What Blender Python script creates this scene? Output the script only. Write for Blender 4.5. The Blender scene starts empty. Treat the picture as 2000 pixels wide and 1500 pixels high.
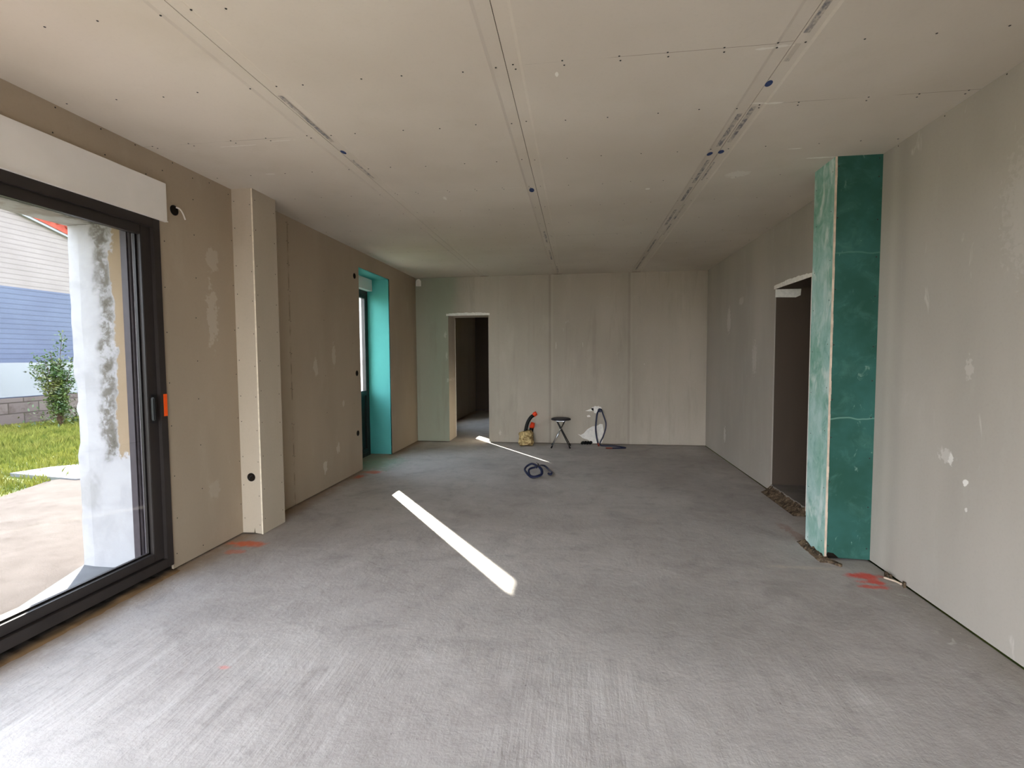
import bpy, bmesh, math, random
from mathutils import Vector, Matrix, noise as mnoise
random.seed(7)
S = bpy.context.scene
COL = S.collection

# ------------------------------------------------------------------ camera
F_PX = 971.455
YAW, PITCH, ROLL, CAM_H = 0.131659, 0.054294, -0.005722, 1.42512
def camera():
    f = Vector((-math.sin(YAW)*math.cos(PITCH), math.cos(YAW)*math.cos(PITCH), -math.sin(PITCH)))
    r = Vector((math.cos(YAW), math.sin(YAW), 0)); u = r.cross(f)
    r2 = math.cos(ROLL)*r + math.sin(ROLL)*u; u2 = -math.sin(ROLL)*r + math.cos(ROLL)*u
    cd = bpy.data.cameras.new('camera'); co = bpy.data.objects.new('camera', cd); COL.objects.link(co)
    m = Matrix((r2, u2, -f)).transposed().to_4x4(); m.translation = (0, 0, CAM_H)
    co.matrix_world = m
    cd.sensor_fit = 'HORIZONTAL'; cd.sensor_width = 36.0; cd.lens = F_PX/2000*36
    cd.clip_start = 0.05; cd.clip_end = 300
    S.camera = co
camera()

# ------------------------------------------------------------------ light
SKY_STRENGTH = 2.6
SUN_STRENGTH = 10.0
EXPOSURE = 2.66
def srgb(r, g, b):
    return tuple(((c/255)/12.92 if c/255 <= .04045 else ((c/255+.055)/1.055)**2.4) for c in (r, g, b)) + (1,)
w = bpy.data.worlds.new('sky'); S.world = w; w.use_nodes = True
nt = w.node_tree; nt.nodes.clear()
tc = nt.nodes.new('ShaderNodeTexCoord'); sx = nt.nodes.new('ShaderNodeSeparateXYZ'); nt.links.new(tc.outputs['Generated'], sx.inputs[0])
rp = nt.nodes.new('ShaderNodeValToRGB'); nt.links.new(sx.outputs['Z'], rp.inputs[0])
rp.color_ramp.elements[0].position = 0.0; rp.color_ramp.elements[0].color = (0.91, 0.95, 1.0, 1)
rp.color_ramp.elements[1].position = 0.9; rp.color_ramp.elements[1].color = (0.68, 0.80, 1.0, 1)
bg = nt.nodes.new('ShaderNodeBackground'); nt.links.new(rp.outputs[0], bg.inputs[0]); bg.inputs[1].default_value = SKY_STRENGTH
ow = nt.nodes.new('ShaderNodeOutputWorld'); nt.links.new(bg.outputs[0], ow.inputs[0])
# sun: travels towards +x, -y, down
d = Vector((0.6026, -0.7981, -0.505)).normalized()
sl = bpy.data.lights.new('sun', 'SUN'); sl.energy = SUN_STRENGTH; sl.angle = math.radians(0.55); sl.color = (1.0, .93, .82)
so = bpy.data.objects.new('sun', sl); COL.objects.link(so); so.rotation_euler = d.to_track_quat('-Z', 'Y').to_euler(); so.location = (-8, 10, 9)

S.view_settings.view_transform = 'Standard'; S.view_settings.look = 'None'
S.view_settings.gamma = 1; S.view_settings.use_curve_mapping = False
S.view_settings.exposure = EXPOSURE
S.cycles.max_bounces = 14; S.cycles.diffuse_bounces = 8; S.cycles.transparent_max_bounces = 12
S.cycles.sample_clamp_indirect = 8.0

# ------------------------------------------------------------------ node helper
class G:
    def __init__(s, name, rough=0.9, spec=0.2):
        s.m = bpy.data.materials.new(name); s.m.use_nodes = True; s.t = s.m.node_tree
        s.b = s.t.nodes['Principled BSDF']; s.b.inputs['Roughness'].default_value = rough
        s.b.inputs['Specular IOR Level'].default_value = spec
        g = s.t.nodes.new('ShaderNodeNewGeometry'); s.pos = g.outputs['Position']
        x = s.t.nodes.new('ShaderNodeSeparateXYZ'); s.t.links.new(s.pos, x.inputs[0])
        s.X, s.Y, s.Z = x.outputs
    def put(s, sock, v):
        if isinstance(v, bpy.types.NodeSocket): s.t.links.new(v, sock)
        else: sock.default_value = v
    def math(s, op, a, b=0.0, c=None, clamp=False):
        n = s.t.nodes.new('ShaderNodeMath'); n.operation = op; n.use_clamp = clamp
        s.put(n.inputs[0], a); s.put(n.inputs[1], b)
        if c is not None: s.put(n.inputs[2], c)
        return n.outputs[0]
    def noise(s, scale, detail=4, rough=.55, vec=None, stretch=None, off=(0, 0, 0), dist=0.0):
        n = s.t.nodes.new('ShaderNodeTexNoise'); n.inputs['Scale'].default_value = scale
        n.inputs['Detail'].default_value = detail; n.inputs['Roughness'].default_value = rough
        n.inputs['Distortion'].default_value = dist
        mp = s.t.nodes.new('ShaderNodeMapping'); s.put(mp.inputs[0], vec or s.pos)
        mp.inputs['Location'].default_value = off
        if stretch: mp.inputs['Scale'].default_value = stretch
        s.t.links.new(mp.outputs[0], n.inputs['Vector'])
        return n.outputs[0]
    def step(s, v, a, b):
        n = s.t.nodes.new('ShaderNodeMapRange'); n.interpolation_type = 'SMOOTHSTEP'; n.clamp = True
        s.put(n.inputs['Value'], v); n.inputs['From Min'].default_value = a; n.inputs['From Max'].default_value = b
        return n.outputs[0]
    def ramp(s, v, lo, hi):      # map 0..1 -> lo..hi
        n = s.t.nodes.new('ShaderNodeMapRange'); n.clamp = True
        s.put(n.inputs['Value'], v); n.inputs['To Min'].default_value = lo; n.inputs['To Max'].default_value = hi
        return n.outputs[0]
    def mix(s, f, a, b, mode='MIX'):
        n = s.t.nodes.new('ShaderNodeMix'); n.data_type = 'RGBA'; n.blend_type = mode
        s.put(n.inputs[0], f); s.put(n.inputs[6], a); s.put(n.inputs[7], b)
        return n.outputs[2]
    def mul(s, a, b): return s.math('MULTIPLY', a, b)
    def band(s, v, c, h, soft):  # 1 inside |v-c|<h
        dd = s.math('ABSOLUTE', s.math('SUBTRACT', v, c))
        return s.math('SUBTRACT', 1.0, s.step(dd, max(h-soft, 0), h+soft))
    def blob(s, a, b, ca, cb, ra, rb, jag, lo=.7, hi=1.0):  # ellipse with jagged edge
        u = s.math('DIVIDE', s.math('SUBTRACT', a, ca), ra); v = s.math('DIVIDE', s.math('SUBTRACT', b, cb), rb)
        r = s.math('SQRT', s.math('ADD', s.mul(u, u), s.mul(v, v)))
        r = s.math('ADD', r, s.mul(s.math('SUBTRACT', jag, .5), 2.2))
        return s.math('SUBTRACT', 1.0, s.step(r, lo, hi))
    def bump(s, h, strength, dist=.01):
        n = s.t.nodes.new('ShaderNodeBump'); n.inputs['Strength'].default_value = strength; n.inputs['Distance'].default_value = dist
        s.put(n.inputs['Height'], h); s.t.links.new(n.outputs[0], s.b.inputs['Normal'])
    def done(s, col): s.put(s.b.inputs['Base Color'], col); return s.m

def plain(name, col, rough=.6, spec=.3, metal=0.0, var=.12, scale=25):
    g = G(name, rough, spec); g.b.inputs['Metallic'].default_value = metal
    n = g.noise(scale, 4)
    dk = tuple(c*(1-var) for c in col[:3])+(1,); lt = tuple(min(1, c*(1+var)) for c in col[:3])+(1,)
    return g.done(g.mix(g.step(n, .35, .65), dk, lt))

def board_mat(name, base, light, amt=.5, smear=.35, up='Z', off=(0, 0, 0), extra=None):
    g = G(name, .88, .15)
    st = {'Z': (1, 1, .35), 'Y': (1, .5, 1)}[up]
    big = g.noise(1.1, 3, .5, stretch=st, off=off); mid = g.noise(4.5, 5, .6, stretch=st, off=off); fine = g.noise(60, 3, .6, off=off)
    dk = tuple(c*(1-.10*amt*2) for c in base[:3])+(1,); lt = tuple(c*(1+.09*amt*2) for c in base[:3])+(1,)
    c = g.mix(g.step(big, .32, .68), dk, lt)
    c = g.mix(g.mul(g.step(mid, .5, .8), .35*amt*2), c, light)
    sm = g.noise(7, 4, .6, stretch=(1, 1, .4), off=(off[0]+9, off[1]+4, off[2]), dist=1.2)
    gate = g.step(g.noise(1.7, 2, off=(off[0]+31, off[1], off[2])), .5, .62)
    c = g.mix(g.mul(g.mul(g.step(sm, .66, .76), gate), smear), c, srgb(225, 222, 215))
    c = g.mix(g.mul(g.step(fine, .45, .8), .05), c, (0.1, .09, .07, 1))
    if extra: c = extra(g, c)
    g.bump(g.math('ADD', g.mul(mid, .6), g.mul(fine, .12)), .12, .01)
    return g.done(c)

# ------------------------------------------------------------------ materials
def far_extra(g, c):
    dis = g.mul(g.math('SUBTRACT', g.noise(3, 3), .5), .01)
    xx = g.math('ADD', g.X, dis)
    for sx_, a in ((-.45, .3), (.81, .22), (-1.3, .05)):
        c = g.mix(g.mul(g.band(xx, sx_, .012, .02), a), c, srgb(105, 96, 82))
        c = g.mix(g.mul(g.band(xx, sx_+.035, .012, .015), a*.55), c, srgb(205, 198, 182))
    jag = g.noise(14, 4)
    teal_bounce = g.mul(g.math('SUBTRACT', 1.0, g.step(g.math('ADD', g.X, g.mul(g.math('SUBTRACT', g.noise(2.2, 3), .5), .5)), -2.12, -1.82)), .55)  # green bounce off the teal reveal, painted into the board colour
    teal_bounce = g.mul(teal_bounce, g.math('LESS_THAN', g.Y, YB+.01))
    c = g.mix(teal_bounce, c, srgb(139, 150, 128))
    for bx, bz, rx, rz in ((-2.18, 1.45, .04, .09), (-2.2, 1.8, .05, .07), (-2.16, 1.05, .04, .05), (-1.28, .17, .05, .06), (-.35, 1.6, .02, .08), (1.05, 1.3, .02, .03), (.08, 1.62, .015, .05)):
        c = g.mix(g.mul(g.blob(g.X, g.Z, bx, bz, rx*.6, rz*.8, g.noise(34, 5), .3, 1.1), .35), c, srgb(225, 222, 210))
    stn = g.noise(6, 6, .65, stretch=(1, 1, .12), dist=.4)
    c = g.mix(g.mul(g.step(stn, .5, .72), .25), c, srgb(132, 122, 106))
    return c
def right_extra(g, c):
    jag = g.noise(36, 5)
    for by, bz, ry, rz, a in ((2.98, .87, .06, .04, .3), (2.95, .86, .02, .035, .55), (2.84, .76, .020, .018, .9), (2.83, .62, .010, .014, .6), (2.28, .30, .03, .05, .4), (2.85, 1.35, .03, .06, .2),
                              (7.0, 1.9, .09, .18, .3), (7.1, .35, .05, .12, .35), (6.5, 2.1, .1, .05, .2), (2.5, 2.1, .2, .35, .09), (6.0, 1.4, .08, .2, .2)):
        c = g.mix(g.mul(g.blob(g.Y, g.Z, by, bz, ry, rz, jag), a), c, srgb(235, 232, 226))
    c = g.mix(g.mul(g.band(g.Y, 3.42, .03, .04), .10), c, srgb(120, 118, 112))
    c = g.mix(g.mul(g.band(g.Y, 3.52, .03, .03), .12), c, srgb(205, 202, 190))
    return c
def left_extra(g, c):
    jag = g.noise(22, 5)
    for by, bz, ry, rz, a in ((3.4, 1.75, .06, .25, .25), (3.42, 2.15, .07, .1, .22), (3.36, .45, .06, .07, .1), (5.0, .25, .05, .07, .45), (5.3, .4, .04, .06, .35), (5.25, 1.45, .04, .14, .25), (4.85, 1.35, .05, .12, .25), (5.45, .9, .03, .04, .3)):
        c = g.mix(g.mul(g.blob(g.Y, g.Z, by, bz, ry, rz, jag), a), c, srgb(222, 216, 204))
    for sy in (4.41,):
        c = g.mix(g.mul(g.mul(g.band(g.Y, sy, .006, .01), .5), g.step(g.noise(9, 3), .4, .6)), c, srgb(90, 78, 64))
    return c
M = {}
YB = 8.124
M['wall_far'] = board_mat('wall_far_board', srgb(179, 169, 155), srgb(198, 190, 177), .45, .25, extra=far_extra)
M['wall_left'] = board_mat('wall_left_board', srgb(170, 155, 135), srgb(188, 175, 155), .4, .2, off=(3, 7, 1), extra=left_extra)
M['wall_right'] = board_mat('wall_right_board', srgb(172, 165, 155), srgb(186, 181, 172), .45, .3, off=(5, 1, 2), extra=right_extra)
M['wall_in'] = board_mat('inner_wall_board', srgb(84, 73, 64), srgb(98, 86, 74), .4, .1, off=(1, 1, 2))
M['column'] = board_mat('column_board', srgb(186, 174, 155), srgb(202, 192, 176), .35, .2, off=(8, 2, 2))
M['gypsum'] = plain('gypsum_edge', srgb(226, 216, 196), .9, .1, var=.08)
M['gypsum_pink'] = plain('gypsum_edge_pink', srgb(205, 186, 166), .9, .1, var=.14, scale=14)
M['filler'] = plain('white_filler', srgb(236, 232, 224), .85, .15, var=.06, scale=30)
M['dark_gap'] = plain('dark_gap', srgb(38, 33, 28), .95, .05)
M['masonry'] = plain('raw_masonry', srgb(110, 98, 84), .95, .05, var=.25, scale=8)
M['screw'] = plain('screw_metal', srgb(30, 29, 28), .5, .4)
M['frame'] = plain('dark_frame', srgb(46, 41, 39), .42, .4, var=.08, scale=6)
M['frame_black'] = plain('black_handle', srgb(18, 18, 19), .35, .5)
M['sticker'] = plain('orange_sticker', srgb(250, 92, 24), .5, .3, var=.04)
M['shutter_white'] = plain('shutter_box_white', srgb(238, 234, 228), .55, .3, var=.03, scale=3)
M['guide'] = plain('shutter_guide', srgb(84, 76, 80), .5, .4, var=.1)
M['guide_light'] = plain('pale_profile', srgb(186, 182, 190), .6, .3, var=.05)
M['black_plastic'] = plain('black_plastic', srgb(13, 13, 14), .5, .2)
M['white_plastic'] = plain('white_cable', srgb(222, 214, 206), .45, .4, var=.04)
M['blue_hose'] = plain('blue_hose', srgb(18, 25, 58), .4, .45, var=.2, scale=60)
M['orange_plastic'] = plain('orange_plastic', srgb(240, 66, 22), .45, .4, var=.06)
M['copper'] = plain('brown_nozzle', srgb(140, 58, 40), .5, .4)
M['steel'] = plain('stool_steel', srgb(165, 165, 165), .25, .5, metal=.9, var=.05)
M['stool_seat'] = plain('stool_seat', srgb(46, 44, 48), .6, .3, var=.1)
M['stool_dark'] = plain('stool_dark_leg', srgb(38, 36, 36), .45, .4)
M['roof_red'] = plain('red_tiles', srgb(165, 80, 66), .8, .1, var=.2, scale=6)
M['fence_white'] = plain('white_fence', srgb(160, 162, 164), .6, .2, var=.02, scale=1)
M['white_slab'] = plain('white_slab', srgb(130, 131, 134), .7, .2, var=.04)
M['bark'] = plain('bark', srgb(92, 72, 60), .9, .1, var=.25, scale=30)

def m_sack():
    g = G('crumpled_sack', .9, .1)
    n = g.noise(16, 5, .6, dist=.6)
    g.bump(n, .6, .02)
    return g.done(g.mix(g.step(n, .36, .62), srgb(120, 92, 55), srgb(214, 190, 138)))
M['sack'] = m_sack()
def m_ceiling():
    g = G('ceiling_board', .85, .2)
    big = g.noise(.8, 3, .5); mid = g.noise(3.5, 4, .6); fine = g.noise(70, 3)
    c = g.mix(g.step(big, .3, .7), srgb(193, 183, 169), srgb(205, 196, 183))
    c = g.mix(g.mul(g.step(mid, .5, .8), .2), c, srgb(180, 170, 150))
    # hairline butt joints, filler smears
    jag = g.noise(20, 3)
    for x0, x1, y in ((-.30, .91, 2.322), (-1.52, -.33, 3.948), (-2.7, -1.52, 2.862), (.91, 2.0, 2.852), (-.33, .91, 5.55), (.91, 2.0, 6.1), (-2.7, -1.52, 6.1)):
        mk = g.mul(g.mul(g.step(g.X, x0, x0+.005), g.math('SUBTRACT', 1.0, g.step(g.X, x1-.005, x1))), g.band(g.Y, y, .0012, .0015))
        mk = g.mul(mk, g.step(g.noise(3, 3, off=(y, 0, 0)), .38, .55))
        c = g.mix(g.mul(mk, .8), c, srgb(105, 92, 74) if y != 3.948 else srgb(222, 218, 206))
    for bx, by, rx, ry, a in ((-.10, 2.42, .008, .022, .8), (.55, 4.13, .02, .02, .8), (1.38, 3.48, .06, .012, .7), (1.62, 3.66, .12, .012, .8), (-2.1, 2.93, .12, .006, .4), (-1.8, 2.9, .12, .006, .35), (.84, 2.35, .09, .01, .5), (1.0, 2.85, .1, .01, .6), (1.15, 3.9, .08, .08, .35), (-1.1, 4.12, .02, .04, .6), (-2.2, 3.4, .04, .02, .3)):
        c = g.mix(g.mul(g.blob(g.X, g.Y, bx, by, rx, ry, jag), a), c, srgb(232, 229, 220))
    c = g.mix(g.mul(g.step(fine, .5, .8), .04), c, (0.1, .09, .07, 1))
    g.bump(g.math('ADD', g.mul(mid, .5), g.mul(fine, .1)), .08, .01)
    return g.done(c)
M['ceiling'] = m_ceiling()
def m_print():
    g = G('edge_print', .8, .2)
    n = g.noise(55, 4, .7, stretch=(1, .45, 1)); n2 = g.noise(6, 3)
    a = g.mul(g.step(n, .36, .62), g.step(n2, .34, .52))
    return g.done(g.mix(a, srgb(186, 176, 162), srgb(116, 115, 118)))
M['print'] = m_print()
M['print_dot'] = plain('blue_print_dot', srgb(52, 66, 104), .8, .2, var=.15, scale=80)
def m_floor():
    g = G('concrete_floor', .72, .28)
    big = g.noise(.55, 4, .55, dist=.4); mid = g.noise(2.6, 6, .62, dist=.5); fine = g.noise(28, 6, .7)
    lines = g.noise(15, 5, .6, stretch=(1, .10, 1), dist=.2)
    cross = g.noise(5, 5, .6, stretch=(.2, 1.2, 1), off=(4, 2, 0))
    near = g.mul(g.math('SUBTRACT', 1.0, g.step(g.Y, 1.9, 2.7)), g.ramp(g.step(g.noise(1.4, 2, off=(7, 7, 0)), .4, .6), .25, 1.0))
    c = g.mix(g.step(big, .32, .68), srgb(162, 156, 152), srgb(184, 179, 175))
    c = g.mix(g.mul(g.step(mid, .48, .75), .5), c, srgb(136, 131, 128))
    c = g.mix(g.mul(g.step(mid, .5, .25), .3), c, srgb(190, 187, 184))
    c = g.mix(g.mul(g.mul(g.step(lines, .5, .68), near), .45), c, srgb(192, 189, 186))
    c = g.mix(g.mul(g.mul(g.step(lines, .46, .3), near), .35), c, srgb(120, 116, 112))
    c = g.mix(g.mul(g.step(cross, .55, .72), .16), c, srgb(122, 117, 114))
    # brownish dust along the edges and door side
    jag = g.noise(3.2, 4)
    e1 = g.mul(g.math('SUBTRACT', 1.0, g.step(g.math('ADD', g.X, g.mul(jag, .25)), -2.56, -2.32)), .75)
    c = g.mix(e1, c, srgb(140, 116, 88))
    e2 = g.mul(g.step(g.math('SUBTRACT', g.X, g.mul(jag, .3)), 1.55, 1.95), .45)
    c = g.mix(e2, c, srgb(128, 118, 100))
    sm = g.noise(9, 5, .6, dist=1.5, off=(2, 9, 0))
    c = g.mix(g.mul(g.mul(g.step(sm, .66, .74), g.step(g.X, .2, 1.2)), .4), c, srgb(205, 202, 198))
    jg = g.noise(9, 5, .7, stretch=(1, .6, 1), dist=.8)
    for bx, by, rx, ry, a, col in ((-2.53, 3.46, .16, .07, .9, srgb(214, 106, 66)), (-2.50, 3.30, .09, .05, .55, srgb(206, 110, 78)), (-2.55, 5.86, .16, .10, .9, srgb(200, 92, 64)), (-2.60, 5.62, .07, .12, .8, srgb(196, 96, 70)),
                                   (1.83, 3.41, .13, .045, 1., srgb(206, 88, 76)), (1.84, 3.32, .10, .03, .9, srgb(206, 88, 76)), (1.80, 3.25, .09, .03, .85, srgb(206, 92, 80)), (1.86, 3.37, .05, .10, .8, srgb(206, 90, 78)), (-1.62, 2.03, .035, .02, .5, srgb(220, 130, 115)), (1.5, 3.5, .3, .03, .5, srgb(192, 184, 170)), (1.72, 4.15, .06, .35, .45, srgb(140, 100, 72))):
        c = g.mix(g.mul(g.blob(g.X, g.Y, bx, by, rx, ry, jg, .4, 1.1), a), c, col)
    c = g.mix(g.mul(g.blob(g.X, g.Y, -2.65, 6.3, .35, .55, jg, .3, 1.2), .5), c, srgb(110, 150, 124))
    m8 = g.noise(8, 6, .7, dist=.6, off=(1, 5, 0))
    c = g.mix(g.mul(g.step(m8, .5, .72), .3), c, srgb(122, 117, 113))
    c = g.mix(g.mul(g.step(m8, .48, .3), .25), c, srgb(198, 194, 190))
    dk = g.blob(g.X, g.Y, .35, 2.75, .9, .5, mid, .4, 1.2)
    c = g.mix(g.mul(dk, .28), c, srgb(112, 108, 104))
    pits = g.noise(48, 3, .6)
    c = g.mix(g.mul(g.step(pits, .68, .74), .5), c, srgb(70, 64, 60))
    h = g.math('ADD', g.math('ADD', g.mul(mid, .8), g.mul(fine, .35)), g.mul(g.mul(lines, near), .9))
    g.bump(h, .7, .014)
    return g.done(c)
M['floor'] = m_floor()
M['inner_floor'] = plain('inner_floor', srgb(120, 114, 108), .8, .2, var=.12, scale=4)
def m_dirt():
    g = G('frame_dirt', .95, .05)
    n = g.noise(7, 5, .6, stretch=(2, .5, 1), dist=.5)
    c = g.mix(g.step(g.math('ADD', g.X, g.mul(g.math('SUBTRACT', n, .5), .06)), -2.72, -2.65), srgb(46, 42, 38), srgb(138, 112, 82))  # dirt, dark on the outer side and tan towards the room
    g.bump(n, .5, .015)
    return g.done(c)
M['dirt'] = m_dirt()
def m_rubble():
    g = G('rubble', .95, .05)
    n = g.noise(20, 6, .7, dist=.5); n2 = g.noise(60, 4, .7)
    c = g.mix(g.step(n, .35, .65), srgb(50, 42, 36), srgb(122, 104, 84))
    c = g.mix(g.mul(g.step(n2, .6, .7), .6), c, srgb(200, 186, 160))
    g.bump(n, .8, .02)
    return g.done(c)
M['rubble'] = m_rubble()
def m_green():
    g = G('green_board', .8, .2)
    big = g.noise(2.2, 4, .6, off=(2, 5, 1)); mid = g.noise(7, 5, .65, dist=.6); sm = g.noise(12, 5, .6, stretch=(1, 1, .6), dist=1.6)
    c = g.mix(g.step(big, .3, .7), srgb(42, 82, 70), srgb(54, 100, 93))
    c = g.mix(g.mul(g.step(mid, .5, .75), .3), c, srgb(92, 136, 124))
    c = g.mix(g.mul(g.step(sm, .64, .74), .3), c, srgb(180, 205, 190))
    for z, a in ((2.1, .15), (1.0, .4)):
        zz = g.math('ADD', g.Z, g.mul(g.math('SUBTRACT', g.noise(4, 2), .5), .11))
        c = g.mix(g.mul(g.band(zz, z, .004, .005), a), c, srgb(150, 190, 172))
    return g.done(c)
M['green'] = m_green()
def m_green_side():
    g = G('green_board_pale', .85, .15)  # side board, paler than the front, with whitish mottling
    big = g.noise(2.6, 4, .6, stretch=(1, 1, .6), off=(2, 5, 6)); mid = g.noise(11, 6, .65, stretch=(1, 1, .6), dist=.8); sm = g.noise(6, 5, .6, stretch=(1, 1, .35), off=(3, 3, 3), dist=1)
    c = g.mix(g.step(big, .35, .65), srgb(122, 166, 148), srgb(158, 190, 184))
    c = g.mix(g.mul(g.step(mid, .42, .7), .6), c, srgb(186, 208, 204))
    c = g.mix(g.mul(g.step(mid, .45, .3), .5), c, srgb(84, 132, 120))
    c = g.mix(g.mul(g.step(sm, .52, .66), .55), c, srgb(222, 228, 222))
    return g.done(c)
M['green_side'] = m_green_side()
M['teal'] = plain('teal_board', srgb(80, 152, 147), .8, .2, var=.04, scale=2)
def m_reveal():
    g = G('old_white_paint', .85, .15)
    n = g.noise(5, 6, .65, dist=.5); n2 = g.noise(13, 8, .72, dist=.25)
    c = g.mix(g.step(n, .35, .7), srgb(206, 204, 204), srgb(190, 188, 188))
    xx = g.math('ADD', g.X, g.mul(g.math('SUBTRACT', g.noise(4.5, 5, .7, stretch=(1, 1, .8)), .5), .22))
    zz = g.math('ADD', g.Z, g.mul(g.math('SUBTRACT', n, .5), .5))
    grey = g.mul(g.mul(g.band(xx, -3.125, .055, .035), g.step(zz, .72, .8)), 1.0)
    c = g.mix(g.mul(grey, g.ramp(g.step(n2, .40, .58), .15, .95)), c, srgb(120, 114, 102))
    c = g.mix(g.mul(g.mul(grey, g.step(n2, .60, .7)), .8), c, srgb(84, 78, 70))
    tan = g.mul(g.step(xx, -3.068, -3.056), g.step(zz, .74, .77))
    c = g.mix(g.mul(tan, .95), c, srgb(172, 150, 120))
    low = g.mul(g.blob(g.X, g.Z, -3.32, .52, .12, .16, n2, .5, 1.1), .3)
    c = g.mix(low, c, srgb(150, 146, 136))
    top = g.mul(g.mul(g.step(g.Z, 2.30, 2.33), g.step(n, .5, .62)), .5)
    c = g.mix(top, c, srgb(150, 128, 104))
    g.bump(n2, .35, .01)
    return g.done(c)
M['reveal'] = m_reveal()
def m_siding(name, a, b):
    g = G(name, .7, .2)
    n = g.noise(1.5, 3)
    fr = g.math('FRACT', g.math('DIVIDE', g.Z, .12))
    c = g.mix(g.step(n, .3, .7), a, b)
    ln = g.math('SUBTRACT', 1.0, g.step(fr, .08, .26))
    c = g.mix(g.mul(ln, .62), c, tuple(q*.5 for q in a[:3])+(1,))
    return g.done(c)
M['siding_blue'] = m_siding('blue_siding', srgb(100, 107, 126), srgb(105, 113, 132))
M['siding_beige'] = m_siding('beige_siding', srgb(146, 137, 132), srgb(152, 143, 138))
def m_terrace():
    g = G('terrace_concrete', .9, .1)
    n = g.noise(4, 6, .65, dist=.3); f = g.noise(60, 4, .7)
    c = g.mix(g.step(n, .3, .7), srgb(86, 78, 72), srgb(100, 92, 86))
    cr = g.math('ABSOLUTE', g.math('SUBTRACT', g.noise(.9, 4, .6, off=(3, 1, 0)), .5))
    c = g.mix(g.mul(g.step(cr, .004, .001), .5), c, srgb(66, 58, 50))
    c = g.mix(g.mul(g.step(f, .62, .72), .4), c, srgb(76, 70, 64))
    g.bump(f, .3, .01)
    return g.done(c)
M['terrace'] = m_terrace()
M['sill'] = plain('sill_concrete', srgb(122, 122, 122), .9, .1, var=.08, scale=12)
def m_lowwall():
    g = G('block_wall', .95, .05)
    br = g.t.nodes.new('ShaderNodeTexBrick'); cm = g.t.nodes.new('ShaderNodeCombineXYZ')
    g.put(cm.inputs[0], g.Y); g.put(cm.inputs[1], g.Z); g.put(br.inputs['Vector'], cm.outputs[0])
    br.inputs['Scale'].default_value = 1; br.inputs['Brick Width'].default_value = .62; br.inputs['Row Height'].default_value = .24; br.inputs['Mortar Size'].default_value = .012
    br.inputs['Color1'].default_value = srgb(128, 116, 110); br.inputs['Color2'].default_value = srgb(112, 100, 96); br.inputs['Mortar'].default_value = srgb(84, 76, 70)
    n = g.noise(5, 5, .7)
    return g.done(g.mix(g.mul(g.step(n, .5, .66), .6), br.outputs[0], srgb(86, 74, 66)))
M['lowwall'] = m_lowwall()
def m_grass(name, a, b, scale=3):
    g = G(name, .8, .15)
    n = g.noise(scale, 5, .6); n2 = g.noise(scale*.25, 3)
    c = g.mix(g.step(n, .35, .65), a, b)
    return g.done(g.mix(g.mul(g.step(n2, .45, .65), .4), c, srgb(140, 130, 66)))
M['lawn'] = m_grass('lawn_ground', srgb(66, 82, 34), srgb(96, 108, 46))
M['blade'] = m_grass('grass_blade', srgb(100, 112, 42), srgb(156, 156, 72), 5)
M['leaf'] = m_grass('shrub_leaf', srgb(44, 70, 32), srgb(86, 112, 56), 9)
M['leaf'].node_tree.nodes['Principled BSDF'].inputs['Roughness'].default_value = .3
M['leaf'].node_tree.nodes['Principled BSDF'].inputs['Specular IOR Level'].default_value = .6
def m_glass(name, tint):
    m = bpy.data.materials.new(name); m.use_nodes = True; t = m.node_tree; t.nodes.clear()
    tr = t.nodes.new('ShaderNodeBsdfTransparent'); tr.inputs[0].default_value = tint
    gl = t.nodes.new('ShaderNodeBsdfGlossy'); gl.inputs['Roughness'].default_value = .02
    ge = t.nodes.new('ShaderNodeNewGeometry'); dt = t.nodes.new('ShaderNodeVectorMath'); dt.operation = 'DOT_PRODUCT'
    t.links.new(ge.outputs['Incoming'], dt.inputs[0]); t.links.new(ge.outputs['Normal'], dt.inputs[1])
    v = dt.outputs['Value']
    for op_, k in (('ABSOLUTE', 0), ('SUBTRACT', 1), ('POWER', 5), ('MULTIPLY_ADD', .96)):
        q = t.nodes.new('ShaderNodeMath'); q.operation = op_
        if op_ == 'SUBTRACT': q.inputs[0].default_value = 1; t.links.new(v, q.inputs[1])
        else: t.links.new(v, q.inputs[0]); q.inputs[1].default_value = k
        if op_ == 'MULTIPLY_ADD': q.inputs[2].default_value = .03
        v = q.outputs[0]
    mx = t.nodes.new('ShaderNodeMixShader'); o = t.nodes.new('ShaderNodeOutputMaterial')
    t.links.new(v, mx.inputs[0]); t.links.new(tr.outputs[0], mx.inputs[1]); t.links.new(gl.outputs[0], mx.inputs[2]); t.links.new(mx.outputs[0], o.inputs[0])
    return m
M['glass'] = m_glass('door_glass', (.585, .59, .595, 1))
M['glass_clear'] = m_glass('window_glass', (.93, .95, .95, 1))

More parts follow.
